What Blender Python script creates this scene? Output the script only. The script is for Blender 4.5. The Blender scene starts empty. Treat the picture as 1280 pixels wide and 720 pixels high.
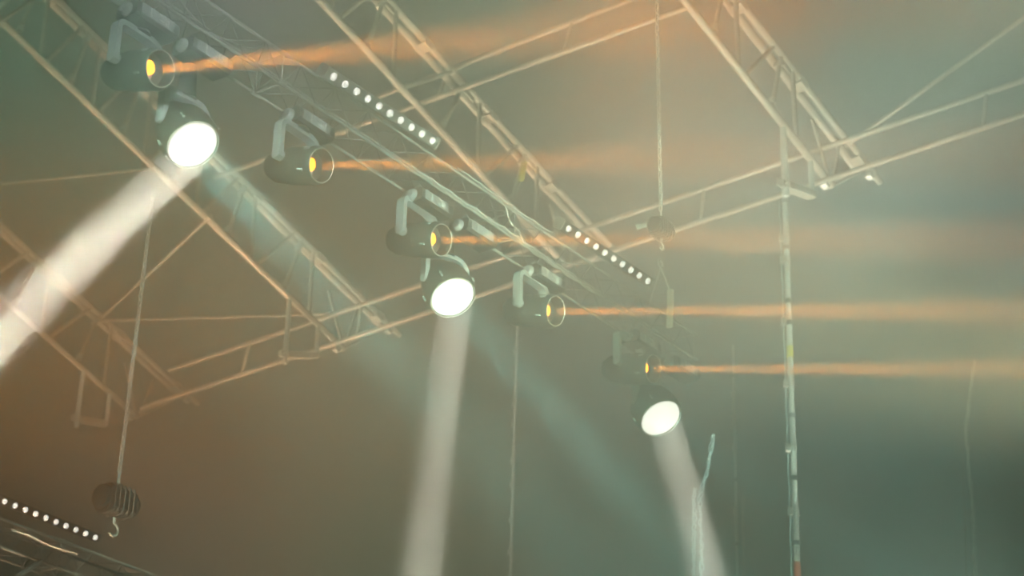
import bpy, math, random
from mathutils import Vector, Matrix

random.seed(7)
sc = bpy.context.scene
COL = sc.collection

# ------------------------------------------------------------------ camera
TH = math.radians(25.9)          # upward pitch
ROLL = math.radians(1.2)
FPX = 2506.0                     # focal length in pixels of the 1280 px frame
EYE = Vector((0, 0, 1.7))
FWD = Vector((0, math.cos(TH), math.sin(TH)))
_u0 = Vector((0, -math.sin(TH), math.cos(TH)))
_r0 = Vector((1, 0, 0))
RIGHT = _r0 * math.cos(ROLL) + _u0 * math.sin(ROLL)
UPV = _u0 * math.cos(ROLL) - _r0 * math.sin(ROLL)
cam_d = bpy.data.cameras.new('camera')
cam = bpy.data.objects.new('camera', cam_d)
COL.objects.link(cam)
sc.camera = cam
cam_d.sensor_width = 36.0
cam_d.lens = FPX / 1280 * 36.0
cam_d.clip_start = 0.05
cam_d.clip_end = 500
cam_d.dof.use_dof = True
cam_d.dof.focus_distance = 12.5
cam_d.dof.aperture_fstop = 2.0
m = Matrix((RIGHT, UPV, -FWD)).transposed().to_4x4()
m.translation = EYE
cam.matrix_world = m

# ------------------------------------------------------------------ render look
sc.view_settings.view_transform = 'Standard'
sc.view_settings.look = 'None'
sc.view_settings.gamma = 1.0
sc.view_settings.exposure = 0.20
sc.view_settings.use_curve_mapping = False
sc.cycles.use_denoising = True
sc.cycles.volume_bounces = 1
sc.cycles.max_bounces = 4
sc.cycles.volume_step_rate = 1.0
sc.cycles.volume_preview_step_rate = 1.0
sc.cycles.sample_clamp_indirect = 3.0
sc.cycles.use_adaptive_sampling = False
sc.cycles.use_light_tree = False


def at(px, py, d):
    """point seen at pixel (px, py), d metres along the view axis"""
    return EYE + (FWD + RIGHT * ((px - 640) / FPX) + UPV * ((360 - py) / FPX)) * d


def on_plane(px, py, z):
    r = FWD + RIGHT * ((px - 640) / FPX) + UPV * ((360 - py) / FPX)
    return EYE + r * ((z - EYE.z) / r.z)


def proj(P):
    v = P - EYE
    d = v.dot(FWD)
    return 640 + FPX * v.dot(RIGHT) / d, 360 - FPX * v.dot(UPV) / d, d


def on_line_x(P, D, px):
    """point of the line P + t D seen at pixel column px"""
    k = (px - 640) / FPX
    n = RIGHT - FWD * k
    t = -(P - EYE).dot(n) / D.dot(n)
    return P + D * t


# ------------------------------------------------------------------ world: dark night sky with thin drifting smoke lit from below
w = bpy.data.worlds.new('night_sky')
sc.world = w
w.use_nodes = True
nt = w.node_tree
nt.nodes.clear()
wo = nt.nodes.new('ShaderNodeOutputWorld')
wb = nt.nodes.new('ShaderNodeBackground')
WORLD_STRENGTH = 1.0
WORLD_COL = (0.012,0.020,0.011,1)
wb.inputs['Color'].default_value = WORLD_COL
wb.inputs['Strength'].default_value = WORLD_STRENGTH
nt.links.new(wb.outputs[0], wo.inputs[0])


# ------------------------------------------------------------------ added fill lamps outside the frame, no known sources
def lamp(name, kind, P, target, power, color, size=0.3, angle=60, blend=1.0, spread=None):
    l = bpy.data.lights.new(name, kind)
    l.energy = power
    l.color = color
    o = bpy.data.objects.new(name, l)
    COL.objects.link(o)
    o.location = P
    if target is not None:
        o.rotation_euler = (target - P).to_track_quat('-Z', 'Y').to_euler()
    if kind == 'SPOT':
        l.spot_size = math.radians(angle)
        l.spot_blend = blend
        l.shadow_soft_size = size
    elif kind == 'POINT':
        l.shadow_soft_size = size
    elif kind == 'AREA':
        l.shape = 'DISK'
        l.size = size
        if spread is not None:
            l.spread = math.radians(spread)
    return o


def C(x, y, d):
    """camera-relative metres: right, up, forward"""
    return EYE + RIGHT * x + UPV * y + FWD * d


ROOF_W = 5000
AMB = [
    ((3.5, -2.4, 4), (900, 600), 20, (1355, 3159, 2596)),
    ((0, -2.6, 4), (250, 690), 18, (1411, 452, 56)),
    ((-5, 4, 4), (30, 60), 16, (11941, 21812, 14158)),
    ((-5, 0, 3), (300, 330), 20, (1620, 3619, 2325)),
    ((0, -2.6, 4), (850, 650), 20, (541, 1201, 745)),
    ((5, 0, 3), (1130, 290), 14, (8000, 7400, 5600)),
    ((5, 0, 3), (1240, 180), 16, (9500, 12300, 10000)),
    ((5, 0, 3), (980, 380), 16, (3317, 7878, 7049)),
    ((5, 4, 4), (1250, 40), 16, (14000, 18800, 12800)),
    ((5, 4, 4), (1000, 180), 16, (22597, 29175, 21979)),
    ((0, 5, 3), (850, 140), 14, (27349, 8752, 1094)),
    ((0, 5, 3), (450, 250), 20, (750, 1688, 1133)),
    ((0, 5, 3), (740, 280), 20, (1241, 2946, 2636)),
    ((0, -2.6, 4), (480, 440), 22, (1088, 1047, 535)),
    ((-5, 0, 3), (500, 400), 20, (9838, 3148, 394)),
    ((2.2, -0.4, 3), (690, 440), 12, (429, 1020, 912)),
    ((2.2, -0.4, 3), (900, 370), 12, (7427, 6431, 3148)),
    ((-2.2, -0.6, 3), (200, 600), 12, (322, 103, 13)),
    ((0, 5, 3), (620, 330), 26, (9510, 9649, 5860)),
    ((3.5, -2.4, 4), (1120, 620), 22, (500, 1900, 1150)),
]
for p, aim, ang, rgb in AMB:
    e = max(rgb)
    if e > 0:
        lamp('haze_tint_fill', 'SPOT', C(*p), at(aim[0], aim[1], 9.3), e, tuple(v / e for v in rgb), 0.15, ang)  # added unseen spots, colours fitted to tint and brighten the haze
WARM, PALE, MINT = (1.0, 0.68, 0.40), (1.0, 0.90, 0.70), (0.72, 1.0, 0.80)
for p, q, e, ang, col in (((-4.0, -6.0, 20), (-3.0, 0.3, 23), ROOF_W * 1.4, 75, WARM), ((0.5, -6.0, 18), (0.5, 1.5, 21), ROOF_W, 75, PALE), ((4.5, -6.0, 18), (3.5, 1.5, 19), ROOF_W * 0.5, 75, PALE),
                     ((3.6, -4.6, 13), (2.0, 0.3, 18), 5500, 44, MINT), ((-5.6, -4.2, 14), (-3.4, -0.5, 17), 1800, 50, WARM)):
    lamp('roof_fill', 'SPOT', C(*p), C(*q), e, col, 0.3, ang)  # added fill from below the frame, brightens roof, poles and chains
lamp('fixture_fill_lamp', 'SPOT', C(-1.2, 2.4, 6.0), C(-1.5, 0.9, 11.4), 3200, (0.85, 0.95, 0.95), 0.15, 24)  # added fill that lifts the left fixtures, no such source there


# ------------------------------------------------------------------ materials
def mat(name, color, rough=0.5, metal=0.0, bump=0.0, vary=0.12, scale=12.0, emit=None, emit_s=0.0):
    ma = bpy.data.materials.new(name)
    ma.use_nodes = True
    t = ma.node_tree
    b = t.nodes['Principled BSDF']
    b.inputs['Roughness'].default_value = rough
    b.inputs['Metallic'].default_value = metal
    tc = t.nodes.new('ShaderNodeTexCoord')
    no = t.nodes.new('ShaderNodeTexNoise')
    no.inputs['Scale'].default_value = scale
    no.inputs['Detail'].default_value = 3
    t.links.new(tc.outputs['Object'], no.inputs['Vector'])
    mx = t.nodes.new('ShaderNodeMix')
    mx.data_type = 'RGBA'
    t.links.new(no.outputs['Fac'], mx.inputs['Factor'])
    c = Vector(color)
    a, e = c * (1 - vary), c * (1 + vary)
    mx.inputs['A'].default_value = (a[0], a[1], a[2], 1)
    mx.inputs['B'].default_value = (min(e[0], 1), min(e[1], 1), min(e[2], 1), 1)
    t.links.new(mx.outputs['Result'], b.inputs['Base Color'])
    if bump:
        bu = t.nodes.new('ShaderNodeBump')
        bu.inputs['Strength'].default_value = bump
        t.links.new(no.outputs['Fac'], bu.inputs['Height'])
        t.links.new(bu.outputs['Normal'], b.inputs['Normal'])
    if emit:
        b.inputs['Emission Color'].default_value = (*emit, 1)
        b.inputs['Emission Strength'].default_value = emit_s
    return ma


M = {
    'roof_metal': mat('weathered_aluminium', (0.36, 0.28, 0.21), 0.55, 0.1),
    'pole_metal': mat('galvanised_steel', (0.78, 0.78, 0.72), 0.5, 0.0),
    'clamp_metal': mat('zinc_clamp', (0.70, 0.66, 0.60), 0.4, 0.5),
    'black_truss': mat('black_truss_coat', (0.38, 0.37, 0.34), 0.4, 0.0),
    'lacing': mat('dull_lacing_rod', (0.16, 0.16, 0.15), 0.5, 0.0),
    'body': mat('black_fixture_plastic', (0.055, 0.055, 0.05), 0.6, 0.0, vary=0.3),
    'yoke': mat('grey_yoke_cast', (0.40, 0.43, 0.43), 0.5, 0.0),
    'panel': mat('panel_grey', (0.36, 0.37, 0.37), 0.35, 0.1),
    'mark': mat('panel_white_print', (0.85, 0.85, 0.80), 0.5),
    'rim': mat('lens_rim', (0.55, 0.50, 0.44), 0.35, 0.2),
    'chain': mat('chain_steel', (0.72, 0.72, 0.66), 0.35, 0.1),
    'bar': mat('bar_housing_grey', (0.32, 0.30, 0.27), 0.4, 0.1),
    'bar_dark': mat('bar_housing_black', (0.04, 0.04, 0.04), 0.5, 0.1),
    'led': mat('led_lens_white', (0.9, 0.88, 0.82), 0.3, emit=(1.0, 0.95, 0.85), emit_s=1.6),
    'yellow': mat('yellow_tape', (0.95, 0.75, 0.03), 0.5),
    'red': mat('red_tape', (0.70, 0.14, 0.08), 0.5),
    'white_lens': mat('lit_white_lens', (0.9, 0.9, 0.85), 0.4, emit=(1.0, 0.94, 0.84), emit_s=2.1),
    'orange_lamp': mat('lit_amber_lamp', (0.9, 0.6, 0.1), 0.4, emit=(1.0, 0.27, 0.004), emit_s=12),
    'glowing_reflector': mat('glowing_reflector', (0.85, 0.80, 0.75), 0.3, emit=(1.0, 0.75, 0.6), emit_s=0.9),  # emission stands in for lamplight falling on the reflector
    'dark_glass': mat('dark_lens_glass', (0.14, 0.11, 0.09), 0.2),
    'foil': mat('glinting_cable_sheath', (0.60, 0.80, 0.82), 0.3, 0.2),
    'ground': mat('trampled_ground', (0.10, 0.09, 0.07), 0.9, scale=2.0, bump=0.3),
}


# ------------------------------------------------------------------ mesh building
def frame_of(d):
    d = d.normalized()
    a = Vector((0, 0, 1)) if abs(d.z) < 0.9 else Vector((1, 0, 0))
    x = d.cross(a).normalized()
    return x, d.cross(x).normalized(), d


class MB:
    def __init__(s):
        s.v, s.f = [], []

    def ring_sweep(s, rings, caps=True, closed=False):
        n = len(rings[0])
        b = len(s.v)
        for r in rings:
            s.v += [tuple(p) for p in r]
        R = len(rings)
        for i in range(R if closed else R - 1):
            j = (i + 1) % R
            for k in range(n):
                l = (k + 1) % n
                s.f.append((b + i * n + k, b + i * n + l, b + j * n + l, b + j * n + k))
        if caps and not closed:
            s.f.append(tuple(b + k for k in range(n - 1, -1, -1)))
            s.f.append(tuple(b + (R - 1) * n + k for k in range(n)))
        return s

    def tube(s, a, b, r, n=10, r2=None):
        x, y, d = frame_of(b - a)
        r2 = r if r2 is None else r2
        rings = []
        for P, q in ((a, r), (b, r2)):
            rings.append([P + (x * math.cos(2 * math.pi * k / n) + y * math.sin(2 * math.pi * k / n)) * q for k in range(n)])
        return s.ring_sweep(rings)

    def path(s, pts, r, n=8, closed=False):
        rings = []
        N = len(pts)
        px = None
        for i, P in enumerate(pts):
            if closed:
                t = pts[(i + 1) % N] - pts[i - 1]
            else:
                t = pts[min(i + 1, N - 1)] - pts[max(i - 1, 0)]
            t = t.normalized()
            if px is None:
                px = frame_of(t)[0]
            px = (px - t * px.dot(t)).normalized()
            y = t.cross(px)
            rings.append([P + (px * math.cos(2 * math.pi * k / n) + y * math.sin(2 * math.pi * k / n)) * r for k in range(n)])
        return s.ring_sweep(rings, closed=closed)

    def box(s, c, ax, ay, az, hx, hy, hz, ch=0.0):
        """box with half sizes hx hy hz on axes ax ay az, corners of the xy section cut by ch"""
        if ch <= 0:
            ch = min(hx, hy) * 0.12
        prof = [(hx - ch, hy), (hx, hy - ch), (hx, -hy + ch), (hx - ch, -hy), (-hx + ch, -hy), (-hx, -hy + ch), (-hx, hy - ch), (-hx + ch, hy)]
        rings = [[c + ax * x * q + ay * y * q + az * z for x, y in prof] for z, q in ((-hz, 0.97), (-hz + ch * 0.5, 1), (hz - ch * 0.5, 1), (hz, 0.97))]
        return s.ring_sweep(rings)

    def lathe(s, o, d, prof, n=32, caps=True):
        """prof: (distance along d, radius)"""
        x, y, d = frame_of(d)
        rings = [[o + d * z + (x * math.cos(2 * math.pi * k / n) + y * math.sin(2 * math.pi * k / n)) * r for k in range(n)] for z, r in prof]
        return s.ring_sweep(rings, caps=caps)

    def strip(s, pts, wdir, hw, tdir_list, ht):
        """flat bar following pts: half width hw along wdir, half thickness ht along tdir_list[i]"""
        rings = []
        for P, t in zip(pts, tdir_list):
            rings.append([P + wdir * a * hw + t * b * ht for a, b in ((1, 1), (1, -1), (-1, -1), (-1, 1))])
        return s.ring_sweep(rings)

    def torus(s, c, d, R, r, n=28, k=8):
        x, y, d = frame_of(d)
        pts = [c + (x * math.cos(2 * math.pi * i / n) + y * math.sin(2 * math.pi * i / n)) * R for i in range(n)]
        return s.path(pts, r, k, closed=True)

    def obj(s, name, material, parent=None, origin=None, smooth=True):
        o0 = origin if origin is not None else Vector((0, 0, 0))
        me = bpy.data.meshes.new(name)
        me.from_pydata([(x - o0.x, y - o0.y, z - o0.z) for x, y, z in s.v], [], s.f)
        me.materials.append(material)
        me.update()
        if smooth:
            me.shade_auto(math.radians(35)) if hasattr(me, 'shade_auto') else None
            for p in me.polygons:
                p.use_smooth = len(p.vertices) == 4
            try:
                me.set_sharp_from_angle(angle=math.radians(38))
            except Exception:
                pass
        o = bpy.data.objects.new(name, me)
        COL.objects.link(o)
        if parent is not None:
            o.parent = parent
        else:
            o.location = o0
        return o


def thing(name, label, cat, loc, group=None, mw=None):
    o = bpy.data.objects.new(name, None)
    COL.objects.link(o)
    o.empty_display_size = 0.1
    if mw is not None:
        o.matrix_world = mw
    else:
        o.location = loc
    o['label'] = label
    o['category'] = cat
    if group:
        o['group'] = group
    return o


def tag(o, label, cat, group=None):
    o['label'] = label
    o['category'] = cat
    if group:
        o['group'] = group
    return o


def bez(a, b, c, n=10):
    return [a * (1 - t) ** 2 + b * 2 * t * (1 - t) + c * t * t for t in [i / n for i in range(n + 1)]]


UZ = Vector((0, 0, 1))

# ------------------------------------------------------------------ setting: ground
g = MB()
g.v = [(-30, -5, 0), (30, -5, 0), (30, 45, 0), (-30, 45, 0)]
g.f = [(0, 1, 2, 3)]
go = g.obj('ground', M['ground'], smooth=False)
go['kind'] = 'structure'

# ------------------------------------------------------------------ roof rafters (pitched lattice trusses)
Z_EAVE = at(1040, 233, 20.0).z
AZ = math.radians(41.5)
RDIR = Vector((math.sin(AZ) * math.cos(math.radians(22)), math.cos(AZ) * math.cos(math.radians(22)), -math.sin(math.radians(22))))


def near_depth(Pend, px, py):
    """depth of pixel (px,py) that makes the line to Pend run closest to the rafters' pitch"""
    best = None
    for i in range(400):
        d = 8 + i * 0.06
        Q = at(px, py, d)
        v = (Pend - Q)
        if v.length < 0.5:
            continue
        c = v.normalized().dot(RDIR)
        if best is None or c > best[0]:
            best = (c, d, Q)
    return best[2]


def clamp(P, axis, r, parent, origin, mt='clamp_metal', side=None):
    """swivel scaffold clamp: collar, jaw block and bolt"""
    x, y, d = frame_of(axis)
    if side is not None:
        x = (side - d * side.dot(d)).normalized()
        y = d.cross(x)
    b = MB()
    b.tube(P - d * 0.035, P + d * 0.035, r * 1.28, 12)
    b.box(P + x * r * 1.8, x, y, d, r * 0.9, r * 0.9, 0.034)
    b.tube(P + x * r * 1.7 - y * r * 1.3, P + x * r * 1.7 + y * r * 1.9, 0.009, 6)
    return b.obj('clamp', M[mt], parent, origin)


def rafter(label, a_near, a_end, b_end_x, h, posts, twin, stub=None, r=0.040):
    Pe = on_plane(a_end[0], a_end[1], Z_EAVE)
    Pn = near_depth(Pe, *a_near)
    D = (Pe - Pn).normalized()
    root = thing('roof_truss', label, 'roof truss', Pe, 'lattice rafters of the stage roof')
    MB().tube(Pn - D * 1.0, Pe, r, 14).obj('chord', M['roof_metal'], root, Pe)
    up = UZ * h
    Bn = Pn + up
    Be = on_line_x(Bn, D, b_end_x)
    side = Vector((D.y, -D.x, 0)).normalized()
    MB().tube(Bn - D * 1.5, Be, r * 0.9, 14).obj('chord', M['roof_metal'], root, Pe)
    Bn2 = Bn - side * twin - UZ * 0.03
    MB().tube(Bn2 - D * 1.5, Be - side * twin - UZ * 0.03 - D * 0.25, r * 1.05, 14).obj('chord', M['roof_metal'], root, Pe)
    # splice plates joining the pair of upper chords
    L = (Be - Bn).length
    n = int(L / 1.1)
    for i in range(n + 1):
        c = Be - D * (0.4 + i * 1.1) - side * twin * 0.5 - UZ * 0.015
        MB().box(c, side, D.cross(side), D, twin * 0.5 + r, r * 1.2, 0.06).obj('splice_plate', M['roof_metal'], root, Pe)
    A = lambda px: on_line_x(Pn, D, px)
    for k, px in enumerate(posts):
        a = A(px)
        # bay length measured along the truss
        nb = posts[k + 1] if k + 1 < len(posts) else px - (posts[k - 1] - px)
        bay = (A(nb) - a)
        rr = r * 0.62
        MB().tube(a, a + up, rr, 10).obj('post', M['roof_metal'], root, Pe)
        t1, b1 = a + bay * 0.20 + up * 0.98, a + bay * 0.44
        MB().tube(t1, b1, rr, 10).obj('brace', M['roof_metal'], root, Pe)
        MB().tube(a + bay * 0.33 + up, a + bay * 0.90, rr, 10).obj('brace', M['roof_metal'], root, Pe)
        dd = (b1 - t1).normalized()
        clamp(t1 + dd * 0.10, dd, rr, root, Pe, side=-side)
        clamp(b1 - dd * 0.12, dd, rr, root, Pe, side=-side)
        # gusset at the top joint
        MB().box(a + bay * 0.14 + up - UZ * 0.05, D, UZ, side, 0.10, 0.045, 0.012).obj('gusset', M['roof_metal'], root, Pe)
    if stub:
        # hanging bracket under the lower chord: two stubs, one longer, tied by a plate
        x1, y1, x2, y2, yoke = stub
        p1 = A(x1)
        p2 = A(x2)
        s1 = on_drop(p1, y1)
        s2 = on_drop(p2, y2)
        MB().tube(p1 + UZ * 0.03, s1, 0.028, 12).obj('hanger', M['pole_metal'], root, Pe)
        MB().tube(p2 + UZ * 0.03, s2, 0.028, 12).obj('hanger', M['pole_metal'], root, Pe)
        q1 = s1 + UZ * 0.11
        q2 = s2 + UZ * 0.02
        ax = (q2 - q1).normalized()
        sd = ax.cross(UZ).normalized()
        MB().box((q1 + q2) * 0.5, ax, ax.cross(sd), sd, (q2 - q1).length * 0.5, 0.035, 0.05, 0.012).obj('tie_plate', M['roof_metal'], root, Pe)
        clamp(q1, UZ, 0.03, root, Pe, side=-ax)
    # sloping end frame between the chords, tied to the eave
    for f0, f1 in ((0.0, 0.18), (0.04, 0.5), (0.06, 0.82)):
        bb = Pe.lerp(Be, f1)
        MB().tube(Pe.lerp(Be, f0) - D * 0.02, bb - D * (0.62 * (1 - f1)) + UZ * (h * 0.55 * (1 - f1)), r * 0.42, 8).obj('end_brace', M['roof_metal'], root, Pe)
    clamp(Be - D * 0.18, D, r, root, Pe, side=-UZ)
    clamp(Pe - D * 0.10, D, r, root, Pe, side=-UZ)
    return dict(Pe=Pe, Be=Be, Pn=Pn, Bn=Bn, D=D, A=A, B=lambda px: on_line_x(Bn, D, px), root=root, side=side)


def on_drop(P, py):
    """point straight below P seen at pixel row py"""
    k = (360 - py) / FPX
    n = UPV - FWD * k
    t = -(P - EYE).dot(n) / UZ.dot(n)
    return P + UZ * t


T1 = rafter('tan lattice roof truss crossing behind the large left spotlight, ending left of centre',
            (0, 25), (430, 437), 500, 0.86, [386, 313, 245, 180, 115, 50, -15], 0.085, (362, 455, 398, 447, 0))
T2 = rafter('tan lattice roof truss behind the upper light bar, yellow strap on its brace',
            (400, 0), (706, 331), 792, 0.84, [670, 597, 491, 415], 0.10)
T3 = rafter('tan lattice roof truss at the upper right, carried by the tall scaffold pole',
            (855, 0), (1040, 233), 1100, 0.82, [995, 923, 850], 0.10, (979, 245, 1013, 247, 0))
T4 = rafter('tan lattice roof truss at the left edge, seen through the white beam',
            (0, 370), (172, 522), 248, 0.88, [130, 52, -28], 0.085, (104, 534, 137, 532, 0))


# ------------------------------------------------------------------ purlin ladders along the eave and higher up
def ladder(label, up_px, lo_px, z_up, z_lo, rungs, r=0.027, extra=()):
    a, b = [on_plane(p[0], p[1], z_up) for p in up_px]
    c, d = [on_plane(p[0], p[1], z_lo) for p in lo_px]
    root = thing('purlin', label, 'roof beam', a, 'ladder purlins tying the rafters')
    MB().tube(a, b, r, 12).obj('rail', M['roof_metal'], root, a)
    MB().tube(c, d, r, 12).obj('rail', M['roof_metal'], root, a)
    for xu, xl in rungs:
        u = on_line_x(a, (b - a), xu)
        l = on_line_x(c, (d - c), xl)
        MB().tube(u, l, r * 0.75, 10).obj('rung', M['roof_metal'], root, a)
    return a, b, c, d


ladder('long ladder purlin along the eave, rising from lower left to the right edge',
       ((212, 463), (1330, 83)), ((176, 510), (1330, 126)), Z_EAVE + 0.36, Z_EAVE,
       [(312, 302), (1233, 1229), (880, 876), (452, 446)])
zb = T2['B'](600).z
ladder('short upper ladder purlin between the two rafters right of the centre top',
       ((455, 128), (805, -7)), ((268, 222), (868, 6)), zb + 0.34, zb - 0.02,
       [(715, 705), (560, 548)])


def brace(label, P, Q, r=0.018):
    b = MB().tube(P, Q, r, 10)
    e = (Q - P).normalized()
    for R in (P, Q):
        b.tube(R - e * 0.05, R + e * 0.05, r * 1.5, 10)
    return tag(b.obj('roof_brace', M['roof_metal'], None, P), label, 'brace', 'loose bracing tubes of the roof')


brace('nearly level bracing tube between the two left rafters, above the eave', T4['B'](128) - UZ * 0.05, T1['A'](412) + UZ * 0.28)
brace('faint bracing tube running level out of the left edge into the white beam', at(-20, 233, 23.5), T1['A'](192) - UZ * 0.02)
brace('diagonal bracing tube rising from the left edge rafter towards the white spotlight', T4['B'](128), at(262, 272, 21.5))
brace('long diagonal bracing tube climbing to the top right corner', T3['B'](1062), at(1300, 8, 18.5), 0.020)
brace('short diagonal bracing tube in the top left corner', T1['A'](2), at(60, -14, 18.2))

# yellow strap on the centre rafter's brace
Pst = at(654, 214, proj(T2['A'](650))[2] - 0.1)
sb = MB()
s0, s1 = Pst + UZ * 0.12 + RIGHT * 0.018, Pst - UZ * 0.12 - RIGHT * 0.022
sb.strip([s0, s0.lerp(s1, 0.5) + FWD * -0.01, s1], RIGHT, 0.028, [FWD] * 3, 0.008)
tag(sb.obj('ratchet_strap', M['yellow'], None, Pst), 'small yellow strap wrapped on a roof brace left of the centre rafter', 'strap')


# ------------------------------------------------------------------ vertical scaffold poles
def pole(label, top, bot, d_top, r, clamps, tapes=(), dbl=()):
    Pt = at(top[0], top[1], d_top)
    # plumb line through the top point, leaning to match the lower pixel
    Pb = at(bot[0], bot[1], (on_drop(Pt, bot[1]) - EYE).dot(FWD))
    D = (Pb - Pt).normalized()
    Pg = Pt + D * (Pt.z / -D.z)
    root = thing('scaffold_pole', label, 'pole', Pg, 'upright scaffold tubes')
    MB().tube(Pt, Pg, r, 14).obj('tube', M['pole_metal'], root, Pg)

    def lp(y):
        k = (360 - y) / FPX
        n = UPV - FWD * k
        t = -(Pt - EYE).dot(n) / D.dot(n)
        return Pt + D * t
    for y in clamps:
        P = lp(y)
        clamp(P, D, r, root, Pg, side=-RIGHT)
    for y in dbl:
        P = lp(y)
        MB().tube(P - D * 0.02, P + D * 0.02, r * 1.35, 12).obj('collar', M['bar_dark'], root, Pg)
    for y0, y1, mt in tapes:
        MB().tube(lp(y0), lp(y1), r * 1.18, 14).obj('tape', M[mt], root, Pg)
    return Pt, D, lp, root, Pg


P5 = pole('tall pale scaffold pole right of centre with yellow tape, under the right rafter', (978, 160), (997, 720), 19.85, 0.026,
          (228, 298, 325, 402, 480, 560, 640), ((433, 447, 'yellow'), (703, 740, 'red')), (252, 310, 377, 404, 520, 598, 679))
lp = P5[2]
# cable running down beside the pole
cab = []
for i in range(60):
    y = 250 + i * 8.5
    cab.append(lp(y) - RIGHT * (0.050 + 0.003 * math.sin(i * 1.3)) + FWD * 0.01)
tag(MB().path(cab, 0.006, 6).obj('pole_cable', M['foil'], None, cab[-1]), 'thin cable tied along the left side of the tall scaffold pole', 'cable')
pole('faint far scaffold pole below the third moving head, left of frame centre', (647, 405), (638, 720), 23.5, 0.015, (440, 505, 530, 576, 606, 650, 690), (), (423, 470, 555))
pole('faint far scaffold pole right of the lowest white spotlight', (916, 432), (922, 720), 26.0, 0.014, (492, 560, 640), (), (470, 600, 680))


# ------------------------------------------------------------------ chains
def chain_mesh(P, Q, wlink, wire):
    D = (Q - P)
    L = D.length
    D.normalize()
    x, y, _ = frame_of(D)
    x = (RIGHT - D * RIGHT.dot(D)).normalized()
    y = D.cross(x)
    b = MB()
    ll = wlink * 1.55
    pitch = ll - 2.1 * wire
    n = int(L / pitch)
    for i in range(n):
        c = P + D * (pitch * (i + 0.5))
        sx = (x + y).normalized() if i % 2 else (x - y).normalized()
        hw, hl = wlink / 2 - wire, ll / 2 - wire
        pts = []
        for k in range(12):
            a = 2 * math.pi * k / 12
            cx, cy = math.cos(a) * hw, math.sin(a) * hw + (hl - hw) * (1 if math.sin(a) > 0 else -1)
            pts.append(c + sx * cx + D * cy)
        b.path(pts, wire, 5, closed=True)
    return b


cP, cQ = at(820.5, -30, 14.5), at(816, 266, 14.5)
cQ = Vector((cP.x * 0.35 + cQ.x * 0.65, cP.y, on_drop(cP, 266).z))
tag(chain_mesh(cP, cQ, 0.038, 0.0062).obj('hoist_chain', M['chain'], None, cQ), 'silver hoist chain hanging from the top edge right of centre', 'chain', 'hoist chains')
dP = at(191, 246, 17.0)
dQ = at(149, 594, (on_drop(dP, 594) - EYE).dot(FWD))
tag(chain_mesh(dP, dQ, 0.042, 0.0068).obj('hoist_chain', M['chain'], None, dQ), 'silver hoist chain dropping across the brown haze at lower left', 'chain', 'hoist chains')


def hoist(label, P, s, ax):
    """electric chain hoist: motor housing, end caps, hook, handle, chain bag"""
    side = ax.cross(UZ).normalized()
    root = thing('chain_hoist', label, 'chain hoist', P, 'chain hoists')
    b = MB()
    b.box(P - UZ * 0.12 * s, side, UZ, ax, 0.085 * s, 0.10 * s, 0.13 * s, 0.03 * s)
    b.obj('housing', M['bar_dark'], root, P)
    for e in (-1, 1):
        MB().lathe(P - UZ * 0.12 * s + ax * e * 0.13 * s, ax * e, [(0, 0.09 * s), (0.03 * s, 0.086 * s), (0.045 * s, 0.06 * s)], 20).obj('end_cap', M['body'], root, P)
    for k in range(5):
        MB().box(P - UZ * 0.12 * s + ax * (k - 2) * 0.045 * s, side, UZ, ax, 0.093 * s, 0.108 * s, 0.005 * s).obj('cooling_fin', M['lacing'], root, P)
    hook = [P + UZ * (0.0 + 0.10 * s), P + UZ * 0.03 * s, P - UZ * 0.01 * s]
    MB().path(hook, 0.012 * s, 8).obj('top_shackle', M['chain'], root, P)
    lo = P - UZ * 0.24 * s
    pts = [lo] + [lo - UZ * 0.09 * s + (UZ * math.cos(a) + ax * math.sin(a)) * 0.045 * s for a in [0.0 + i * 0.5 for i in range(9)]]
    MB().path(pts, 0.010 * s, 8).obj('hook', M['chain'], root, P)
    return root


AU = math.radians(35.8)
U = Vector((math.sin(AU), math.cos(AU), 0))          # run of the lighting trusses
NP = Vector((math.cos(AU), -math.sin(AU), 0))        # horizontal normal, towards camera right
hoist('dark chain hoist below the chain right of centre', cQ - UZ * 0.05, 0.62, U)
hoist('dark chain hoist at the lower end of the left chain', dQ - UZ * 0.09, 1.1, U)
hh = cQ - UZ * 0.32
lug = MB()
h0 = at(795, 284, 14.35)
h1 = at(819, 278, 14.35)
lug.tube(h0, h1, 0.018, 10)
lug.tube(h0, h0.lerp(h1, 0.25), 0.023, 10)
lug.tube(h0.lerp(h1, 0.7), h1, 0.023, 10)
tag(lug.obj('shackle_pin', M['pole_metal'], None, h0), 'small pale shackle pin beside the hoist right of centre', 'shackle')


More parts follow.
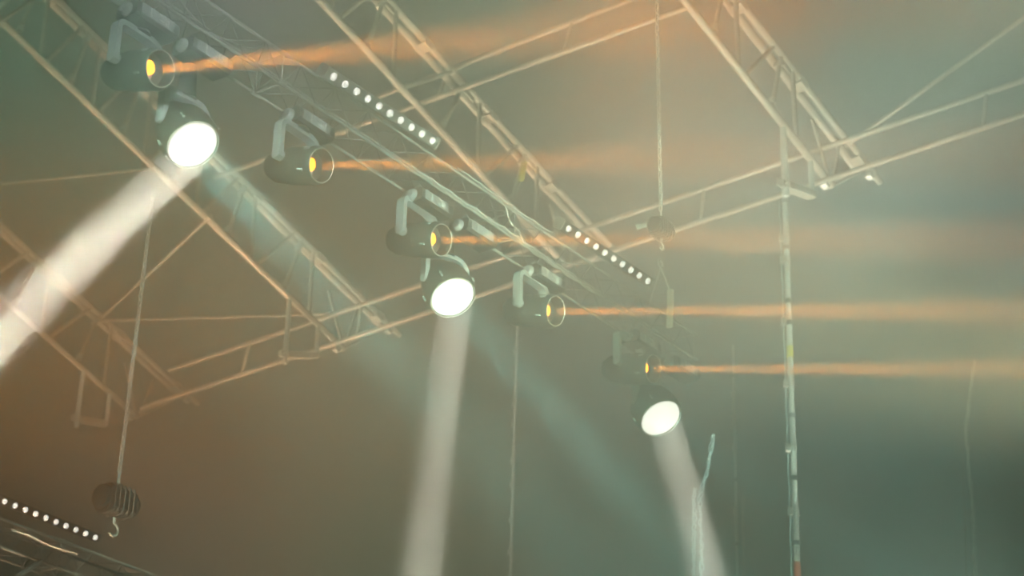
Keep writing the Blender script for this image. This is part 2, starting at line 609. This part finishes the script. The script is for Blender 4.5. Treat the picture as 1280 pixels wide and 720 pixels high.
# ------------------------------------------------------------------ black lighting truss
def box_truss(label, BR, s0, s1, w_, h_, r, bay, name='lighting_truss', first=0):
    """four chords, zigzag lacing per face, end frames; BR is a point of the lower chord on the camera side"""
    O = BR + U * s0
    root = thing(name, label, 'truss', O, 'black box trusses')
    offs = {'br': Vector((0, 0, 0)), 'bl': -NP * w_, 'tr': UZ * h_, 'tl': -NP * w_ + UZ * h_}
    for k, o in offs.items():
        MB().tube(BR + o + U * s0, BR + o + U * s1, r, 12).obj('chord', M['black_truss'], root, O)
    n = int((s1 - s0) / bay)
    step = (s1 - s0) / n
    for fa, fb in (('tr', 'br'), ('br', 'bl'), ('tl', 'bl'), ('tr', 'tl')):
        b = MB()
        for i in range(n):
            p = BR + U * (s0 + i * step)
            q = BR + U * (s0 + (i + 1) * step)
            if i % 2 == 0:
                b.tube(p + offs[fa], q + offs[fb], r * 0.42, 6)
            else:
                b.tube(p + offs[fb], q + offs[fa], r * 0.42, 6)
        b.obj('lacing', M['lacing'], root, O)
    k = s0
    while k < s1 + 0.01:
        # bolted section joints
        for o in offs.values():
            MB().tube(BR + o + U * (k - 0.035), BR + o + U * (k + 0.035), r * 1.55, 12).obj('coupler', M['black_truss'], root, O)
        for fa, fb in (('tr', 'br'), ('br', 'bl'), ('tl', 'bl'), ('tr', 'tl')):
            MB().tube(BR + offs[fa] + U * k, BR + offs[fb] + U * k, r * 0.6, 8).obj('end_bar', M['black_truss'], root, O)
        k += (s1 - s0) / 3
    return root


BR0 = at(362, 111, 12.0)
WT = 0.21


def truss_at(px, off=Vector((0, 0, 0))):
    return on_line_x(BR0 + off, U, px)


s_end = (truss_at(868) - BR0).dot(U)
s_start = (truss_at(-40) - BR0).dot(U)
box_truss('black lighting truss running diagonally from top left to centre right, carrying the moving heads', BR0, s_start, s_end, WT, WT, 0.0105, 0.158)

# second truss, lower left
L3 = at(60, 651, 17.0)
BR3 = L3 - NP * 0.16 - UZ * 0.30
s3 = (on_line_x(BR3, U, 222) - BR3).dot(U)
box_truss('dark lighting truss in the bottom left corner below the left chain', BR3, -2.6, s3, 0.24, 0.24, 0.013, 0.18)


# ------------------------------------------------------------------ LED bars
def led_bar(label, Pa, Pb, body, n=10):
    """Pa, Pb: first and last cell"""
    ax = (Pb - Pa).normalized()
    mid = (Pa + Pb) / 2
    face = (EYE - mid).normalized() * 0.9 + NP * 0.5 - UZ * 0.3
    face = (face - ax * face.dot(ax)).normalized()
    wd = ax.cross(face)
    L = (Pb - Pa).length
    half = L / 2 + L / (n - 1) * 0.5
    root = thing('led_bar', label, 'light bar', mid - face * 0.04, 'LED bars')
    O = mid - face * 0.04
    MB().box(mid - face * 0.045, wd, face, ax, 0.040, 0.040, half, 0.008).obj('housing', body, root, O)
    for e in (-1, 1):
        MB().box(mid - face * 0.045 + ax * e * (half + 0.006), wd, face, ax, 0.044, 0.044, 0.008, 0.01).obj('end_cap', M['bar'], root, O)
        MB().tube(mid + ax * e * half * 0.6 - face * 0.085, mid + ax * e * half * 0.6 - face * 0.14, 0.016, 8).obj('bracket', M['bar_dark'], root, O)
    for i in range(n):
        c = Pa.lerp(Pb, i / (n - 1))
        MB().lathe(c - face * 0.006, face, [(0, 0.0235), (0.006, 0.0235), (0.013, 0.019), (0.016, 0.010)], 18).obj('led_cell', M['led'], root, O)
    return root


OT = UZ * WT + NP * 0.05
b1 = led_bar('grey ten-cell light bar on top of the lighting truss, upper centre left',
             at(417.5, 96, proj(truss_at(417, OT))[2] - 0.10), at(541, 176, proj(truss_at(541, OT))[2] - 0.10), M['bar'])
b2 = led_bar('dark ten-cell light bar on the far end of the lighting truss right of centre',
             at(711, 286, proj(truss_at(711, OT))[2] - 0.10), at(810, 351.5, proj(truss_at(810, OT))[2] - 0.10), M['bar_dark'])
e3 = on_line_x(at(6, 627, 16.6), U, 119.5)
b3 = led_bar('dark ten-cell light bar in the bottom left corner', at(6, 627, 16.6), at(119.5, 672, proj(e3)[2]), M['bar_dark'])


# ------------------------------------------------------------------ moving heads
def moving_head(label, Pl, n, kind, base_px, rl, beams):
    """Pl lens centre, n lens direction, rl lens radius; hung upside down from the truss"""
    n = n.normalized()
    nh = Vector((n.x, n.y, 0)).normalized()
    X = UZ.cross(nh)                     # tilt axis
    if X.dot(U) < 0:
        X = -X
    back = 0.20 if kind == 'beam' else 0.17
    Pv = Pl - n * back                   # pivot
    arm = 0.235 if kind == 'beam' else 0.20
    hw = 0.175 if kind == 'beam' else 0.16
    Bc = Pv + UZ * (arm + 0.085)
    if base_px is not None:
        Bc = truss_at(base_px, -NP * WT * 0.5) - UZ * 0.085
    root = thing('moving_head_light', label, 'stage light', Bc + UZ * 0.06, 'moving head lights on the truss')
    O = Bc + UZ * 0.06
    T = NP
    # base
    bs = MB().box(Bc, T, UZ, U, 0.085, 0.048, 0.165, 0.018).obj('base', M['body'], root, O)
    fc = Bc + T * 0.086
    MB().box(fc - U * 0.01, UZ, T, U, 0.036, 0.003, 0.125, 0.003).obj('control_panel', M['panel'], bs, Vector(O) * 0 + O)
    for k, (du, dz, a, b_) in enumerate(((-0.065, 0.014, 0.004, 0.012), (-0.065, -0.014, 0.004, 0.010), (0.025, 0.022, 0.020, 0.003), (0.045, 0.004, 0.003, 0.012), (0.03, -0.012, 0.022, 0.003), (0.068, 0.002, 0.003, 0.016), (0.055, -0.022, 0.012, 0.003))):
        MB().box(fc + T * 0.004 + U * du + UZ * dz, U, UZ, T, a * 1.3, b_ * 1.3, 0.0015).obj('panel_mark', M['mark'], bs, O)
    for e in (-1, 1):
        MB().lathe(Bc + U * e * 0.165, U * e, [(0, 0.044), (0.018, 0.040), (0.03, 0.026)], 16).obj('base_end', M['panel'], root, O)
        cl = MB()
        cc = Bc + U * e * 0.10 + UZ * 0.085
        cl.torus(cc, U, 0.020, 0.007, 16, 6)
        cl.box(cc - UZ * 0.030, T, UZ, U, 0.014, 0.014, 0.015)
        cl.obj('truss_clamp', M['panel'], root, O)
    # yoke: crossbar with rounded shoulders and two arms
    top = Pv + UZ * arm
    yk = MB()
    pts = []
    l0 = Pv - X * hw - UZ * 0.02
    r0 = Pv + X * hw - UZ * 0.02
    c0 = Pv - X * hw + UZ * arm
    c1 = Pv + X * hw + UZ * arm
    pts += [l0, Pv - X * hw + UZ * arm * 0.7]
    pts += bez(Pv - X * hw + UZ * arm * 0.8, c0, top - X * hw * 0.72, 6)
    pts += [top - X * hw * 0.3, top + X * hw * 0.05]
    pts += bez(top + X * hw * 0.30, c1 - X * 0.02, Pv + X * hw + UZ * arm * 0.55, 8)
    pts += [Pv + X * hw + UZ * arm * 0.2, r0]
    tl = []
    for i in range(len(pts)):
        t = (pts[min(i + 1, len(pts) - 1)] - pts[max(i - 1, 0)]).normalized()
        tl.append(t.cross(nh).normalized())
    yk.strip(pts, nh, 0.030, tl, 0.017)
    yk.obj('yoke', M['yoke'], root, O)
    MB().lathe(top + UZ * 0.004, UZ, [(0, 0.06), (0.02, 0.055), ((Bc - top).dot(UZ) - 0.03 if (Bc - top).dot(UZ) > 0.06 else 0.04, 0.045)], 20).obj('pan_bearing', M['body'], root, O)
    for e in (-1, 1):
        MB().lathe(Pv + X * e * (hw - 0.03), X * e, [(0, 0.032), (0.05, 0.032), (0.056, 0.022)], 16).obj('tilt_joint', M['yoke'] if e > 0 else M['panel'], root, O)
    # head barrel, open at the front
    R = rl
    if kind == 'beam':
        prof = [(-0.42, 0.045), (-0.41, 0.075), (-0.36, 0.100), (-0.25, R * 1.12), (-0.22, R * 1.20), (-0.20, R * 1.12), (-0.16, R * 1.12), (-0.15, R * 1.20), (-0.11, R * 1.20),
                (-0.10, R * 1.18), (-0.06, R * 1.18), (-0.05, R * 1.22), (-0.02, R * 1.20), (0.004, R * 1.10), (0.004, R * 1.01), (-0.085, R * 0.96)]
    else:
        prof = [(-0.36, 0.05), (-0.35, 0.085), (-0.28, 0.110), (-0.20, R * 1.05), (-0.12, R * 1.14), (-0.06, R * 1.16), (-0.02, R * 1.12), (0.004, R * 1.06), (0.004, R * 1.0), (-0.008, R * 0.99)]
    hd = MB().lathe(Pl, n, prof, 40).obj('head', M['body'], root, O)
    if kind == 'beam':
        MB().torus(Pl + n * 0.004, n, R * 1.05, 0.0045, 40, 6).obj('lens_rim', M['rim'], hd, O)
        MB().lathe(Pl - n * 0.084, n, [(0, R * 0.955), (0.002, R * 0.955), (0.008, R * 0.35)], 32).obj('inner_glass', M['dark_glass'], hd, O)
        # lit lamp low on the tilt side of the glass, glowing reflector below it
        sx_ = (-RIGHT + n * RIGHT.dot(n)).normalized()
        lc = Pl - n * 0.055 + sx_ * R * 0.42 + UZ * 0.008
        MB().lathe(lc, n, [(0, 0.042), (0.012, 0.041), (0.022, 0.030), (0.026, 0.010)], 24).obj('lamp', M['orange_lamp'], hd, O)
        MB().lathe(Pl - n * 0.072 + sx_ * R * 0.38 - UZ * 0.028, n, [(0, 0.040), (0.010, 0.038), (0.014, 0.02)], 24).obj('reflector', M['glowing_reflector'], hd, O)
    else:
        MB().lathe(Pl - n * 0.012, n, [(0, R * 0.985), (0.004, R * 0.985), (0.012, R * 0.8), (0.017, R * 0.4), (0.018, 0.004)], 40).obj('lens', M['white_lens'], hd, O)
        MB().torus(Pl + n * 0.002, n, R * 1.035, 0.005, 40, 6).obj('lens_rim', M['rim'], hd, O)
    for a in (0.6, 2.4, 4.1, 5.6):
        x, y, _ = frame_of(n)
        rr = R * 1.2
        q = Pl - n * 0.05 + (x * math.cos(a) + y * math.sin(a)) * rr
        MB().tube(q - n * 0.03, q + n * 0.012, 0.008, 8).obj('screw_boss', M['yoke'], hd, O)
    # beams
    for (tgt, power, color, size, spread, fwd) in beams:
        l = bpy.data.lights.new('beam', 'AREA')
        l.shape = 'DISK'
        l.size = size
        l.energy = power
        l.color = color
        l.spread = math.radians(spread)
        lo = bpy.data.objects.new('beam', l)
        COL.objects.link(lo)
        d = (tgt - Pl).normalized()
        lo.parent = root
        lo.location = Pl + n * fwd - O
        lo.rotation_euler = d.to_track_quat('-Z', 'Y').to_euler()
    return root


# amber beams: lens pixel, depth, slope of the beam in the photograph
PH = math.radians(16)
amber = [
    ((200, 86), 11.0, 187, -0.09, 'moving head at top left, uppermost amber beam crossing to the right'),
    ((401, 207), 11.92, 385, -0.02, 'moving head with amber lens under the truss, second from top left'),
    ((551, 300), 12.85, 535, 0.00, 'moving head with amber lens directly above the middle white spotlight'),
    ((694, 389), 13.77, 678, 0.00, 'moving head with amber lens right of centre, under the far light bar'),
    ((816, 461), 14.70, 800, 0.00, 'moving head at the lower right, its amber lens above the smallest white spotlight'),
]
for k, ((px, py), d, bx, sl, lab) in enumerate(amber):
    Pl = at(px, py, d)
    # direction square to the truss, tipped so that the beam runs level in the view
    best = None
    for i in range(200):
        ph = math.radians(-5 + i * 0.25)
        b = NP * math.cos(ph) - UZ * math.sin(ph)
        x0, y0, _ = proj(Pl)
        x1, y1, _ = proj(Pl + b * 1.5)
        e = abs((y1 - y0) / (x1 - x0) - sl)
        if best is None or e < best[0]:
            best = (e, b)
    b = best[1]
    moving_head(lab, Pl, b, 'beam', bx, 0.098,
                [(Pl + (RIGHT - FWD * 0.08 + UPV * (-sl - 0.08 * (360 - py) / FPX)) * 5, (30, 34, 44, 46, 46)[k], (1.0, 0.31, 0.035), 0.05, (10, 9, 7, 5, 5)[k], 0.01)])


def img_dir(P, ang, s):
    """unit direction at P tilted from the line to the eye by s (sine), towards image angle ang (degrees, y up)"""
    v = (EYE - P).normalized()
    e = RIGHT * math.cos(math.radians(ang)) + UPV * math.sin(math.radians(ang))
    e = (e - v * e.dot(v)).normalized()
    return (v * math.sqrt(1 - s * s) + e * s).normalized()


WH = (1.0, 0.95, 0.76)
TEAL = (0.35, 1.0, 0.85)
white = [
    ((241, 181), 11.25, 255, 0.146, -57, 0.60, (-140, 528), 9.3, (560, 520), 'largest white spotlight at left, its wide beam falling to the lower left'),
    ((566, 372), 13.10, 592, 0.146, -60, 0.62, (510, 790), 11.6, (860, 700), 'middle white spotlight under the truss, its beam falling almost straight down'),
    ((826, 523), 15.05, 850, 0.158, -55, 0.70, (905, 800), 13.8, (1000, 640), 'smallest white spotlight at lower right, its beam falling slightly right'),
]
for k, ((px, py), d, bx, rl, ang, s, tg, td, tg2, lab) in enumerate(white):
    Pl = at(px, py, d)
    n = img_dir(Pl, ang, s)
    moving_head(lab, Pl, n, 'wash', bx, rl,
                [(at(tg[0], tg[1], td), 145, WH, rl * 1.8, 6.0, 0.02),
                 (at(tg2[0], tg2[1], d + 1.0), (70, 65, 12)[k], TEAL, rl * 1.6, 14.0, 0.02)])


# ------------------------------------------------------------------ slings and strap at the truss end
sl = MB()
k0 = at(826, 330, 14.55)
sl.torus(k0, NP, 0.03, 0.008, 16, 6)
sl.path([k0 - UZ * 0.03, truss_at(812, UZ * WT)], 0.007, 6)
sl.path([k0 - UZ * 0.03, at(838, 364, 14.5)], 0.007, 6)
tag(sl.obj('lifting_sling', M['chain'], None, k0), 'forked wire sling holding the truss below the hoist right of centre', 'sling')
st = MB()
st.strip([at(838, 362, 14.5), at(837.5, 385, 14.5), at(836.5, 410, 14.5)], RIGHT, 0.024, [FWD] * 3, 0.006)
tag(st.obj('webbing_strap', mat('grey_webbing', (0.55, 0.50, 0.45), 0.7), None, at(837, 362, 14.45)), 'short pale webbing strap hanging at the right end of the lighting truss', 'strap')


# looped cables tied to the truss, and bright strands added as chord highlights
def cable(label, pts, r=0.006, mt='foil'):
    P = []
    for i in range(len(pts) - 1):
        a, b = pts[i], pts[i + 1]
        for k in range(6):
            t = k / 6
            P.append(a.lerp(b, t) - UZ * 0.06 * 4 * t * (1 - t) * (a - b).length)
    P.append(pts[-1])
    return tag(MB().path(P, r, 6).obj('cable', M[mt], None, pts[0]), label, 'cable', 'cables on the lighting truss')


def tp(px, z, nn):
    return truss_at(px, UZ * z + NP * nn)


cable('silvery strand added for highlights on the truss chord between the two light bars', [tp(x, WT + 0.02, 0.02) for x in (572, 585, 600, 622, 640, 668, 690)], 0.005, 'chain')  # bright strand drawn in place of highlights on the upper chord
cable('silvery cable loop hanging inside the truss left of the far light bar', [tp(632, 0.20, 0), tp(637, 0.13, -0.02), tp(648, 0.08, 0.0), tp(655, 0.0, 0.02), tp(668, 0.02, 0.02)], 0.008, 'chain')
cable('dull cable sagging under the truss behind the first amber light', [tp(225, 0.18, -0.1), tp(262, 0.12, -0.1), tp(290, 0.10, -0.05), tp(330, 0.16, 0)], 0.006, 'bar')
cable('pale cable running along the lower chord near the middle moving head', [tp(x, 0.02, 0.02) for x in (515, 540, 562, 595, 630, 648)], 0.006, 'chain')
cable('pale cable along the lower chord near the far moving head', [tp(x, -0.02, 0.02) for x in (660, 680, 700, 722, 745)], 0.006, 'bar')

tag(MB().path([at(x, y, 16.6) for x, y in ((15, 663), (36, 669), (55, 679), (78, 687), (97, 693))], 0.011, 6).obj('cable', M['chain'], None, at(15, 663, 16.6)),
    'pale strand added for highlights along the truss chord, bottom left corner', 'cable', 'cables on the lighting truss')  # strand put where the lower chord catches the light
tag(MB().tube(at(10, 728, 16.4), at(52, 701, 16.7), 0.020, 10).obj('rod', M['lacing'], None, at(52, 701, 16.7)), 'short grey strut sloping out of the bottom left corner', 'rod')  # plain grey tube sloping across the corner

# ------------------------------------------------------------------ glinting twisted ropes far behind
def rope(label, pts_px, d, r, mt='foil', turns=9):
    pts = [at(x, y, d) for x, y in pts_px]
    if pts_px[-1][1] > 750:
        pts.append(Vector((pts[-1].x, pts[-1].y, 0.0)))
    P = []
    for i in range(len(pts) - 1):
        nk = max(6, int((pts[i + 1] - pts[i]).length / 0.03))
        for k in range(nk):
            P.append(pts[i].lerp(pts[i + 1], k / nk))
    b = MB()
    for ph in (0.0, 2.1, 4.2):
        Q = []
        for i, p in enumerate(P):
            a = ph + i * 0.9
            Q.append(p + RIGHT * math.cos(a) * r + FWD * math.sin(a) * r + RIGHT * random.uniform(-1, 1) * r * 0.9 + FWD * random.uniform(-1, 1) * r * 0.9)
        b.path(Q, r * 0.38, 5)
    return tag(b.obj('hanging_rope', M[mt], None, pts[-1]), label, 'rope', 'glinting ropes in the background')


rope('pale twisted rope with a leaning top below the smallest white spotlight', ((892, 543), (884, 585), (875, 622), (877, 690), (877, 770)), 18, 0.013)
rope('pale blue twisted rope at left of the pair near the bottom edge right of centre', ((868, 610), (867, 690), (867, 770)), 18.1, 0.013)
rope('thin glinting rope right of the far thin pole', ((929, 620), (929, 690), (930, 770)), 24, 0.011, 'roof_metal')
rope('silvery twisted rope curving down the far right side', ((1218, 450), (1213, 490), (1207, 540), (1216, 640), (1221, 770)), 22, 0.014, 'pole_metal')
rope('thin dull rope just left of the silvery one at the far right', ((1202, 560), (1206, 640), (1209, 770)), 22.2, 0.008, 'roof_metal')

# ------------------------------------------------------------------ haze
hz = MB()
x0, x1, y0, y1, z0, z1 = -13, 13, -1.5, 34, -0.4, 20
hz.v = [(x, y, z) for z in (z0, z1) for (x, y) in ((x0, y0), (x1, y0), (x1, y1), (x0, y1))]
hz.f = [(3, 2, 1, 0), (4, 5, 6, 7), (0, 1, 5, 4), (1, 2, 6, 5), (2, 3, 7, 6), (3, 0, 4, 7)]
vm = bpy.data.materials.new('stage_haze')
vm.use_nodes = True
t = vm.node_tree
t.nodes.clear()
mo = t.nodes.new('ShaderNodeOutputMaterial')
vs = t.nodes.new('ShaderNodeVolumeScatter')
vs.inputs['Color'].default_value = (1, 1, 1, 1)
vs.inputs['Anisotropy'].default_value = 0.0
tc = t.nodes.new('ShaderNodeTexCoord')
n1 = t.nodes.new('ShaderNodeTexNoise')
n1.inputs['Scale'].default_value = 0.42
n1.inputs['Detail'].default_value = 2.0
n1.inputs['Roughness'].default_value = 0.5
n1.inputs['Distortion'].default_value = 0.6
mr = t.nodes.new('ShaderNodeMapRange')
mr.inputs['From Min'].default_value = 0.36
mr.inputs['From Max'].default_value = 0.66
mr.inputs['To Min'].default_value = 0.6
mr.inputs['To Max'].default_value = 1.4
t.links.new(tc.outputs['Object'], n1.inputs['Vector'])
t.links.new(n1.outputs['Fac'], mr.inputs['Value'])
HAZE_FRONT, HAZE_BACK = 0.10, 0.014
# a bank of smoke hangs over the audience side, thinner air under the roof; denser puffs of smoke drifting through the rig
sx = t.nodes.new('ShaderNodeSeparateXYZ')
t.links.new(tc.outputs['Object'], sx.inputs[0])
my = t.nodes.new('ShaderNodeMapRange')
my.interpolation_type = 'SMOOTHSTEP'
my.inputs['From Min'].default_value = 6.5
my.inputs['From Max'].default_value = 9.5
my.inputs['To Min'].default_value = HAZE_FRONT
my.inputs['To Max'].default_value = HAZE_BACK
t.links.new(sx.outputs['Y'], my.inputs['Value'])
mm = t.nodes.new('ShaderNodeMath')
mm.operation = 'MULTIPLY'
t.links.new(my.outputs['Result'], mm.inputs[0])
t.links.new(mr.outputs['Result'], mm.inputs[1])
acc = mm.outputs[0]
for P, R, amt in ((at(600, 270, 8.5), 2.7, 0.10), (at(1110, 290, 9.0), 1.3, 0.07), (at(840, 130, 8.6), 1.2, 0.05), (at(840, 140, 20), 2.6, 0.03), (at(1150, 290, 20), 2.6, 0.04)):
    vd = t.nodes.new('ShaderNodeVectorMath')
    vd.operation = 'DISTANCE'
    t.links.new(tc.outputs['Object'], vd.inputs[0])
    vd.inputs[1].default_value = P
    m2 = t.nodes.new('ShaderNodeMapRange')
    m2.interpolation_type = 'SMOOTHSTEP'
    m2.inputs['From Min'].default_value = R * 0.1
    m2.inputs['From Max'].default_value = R
    m2.inputs['To Min'].default_value = amt
    m2.inputs['To Max'].default_value = 0.0
    t.links.new(vd.outputs['Value'], m2.inputs['Value'])
    ml = t.nodes.new('ShaderNodeMath')
    ml.operation = 'MULTIPLY'
    t.links.new(m2.outputs['Result'], ml.inputs[0])
    nf = t.nodes.new('ShaderNodeMath')
    nf.operation = 'MULTIPLY'
    nf.inputs[1].default_value = 2.0
    t.links.new(n1.outputs['Fac'], nf.inputs[0])
    t.links.new(nf.outputs[0], ml.inputs[1])
    ad = t.nodes.new('ShaderNodeMath')
    ad.operation = 'ADD'
    t.links.new(acc, ad.inputs[0])
    t.links.new(ml.outputs[0], ad.inputs[1])
    acc = ad.outputs[0]
t.links.new(acc, vs.inputs['Density'])
t.links.new(vs.outputs[0], mo.inputs['Volume'])
try:
    vm.cycles.volume_sampling = 'MULTIPLE_IMPORTANCE'
except Exception:
    pass
ho = hz.obj('haze', vm, smooth=False)
ho['kind'] = 'stuff'
ho['label'] = 'thin drifting stage smoke filling the air under the roof'
ho['category'] = 'haze'
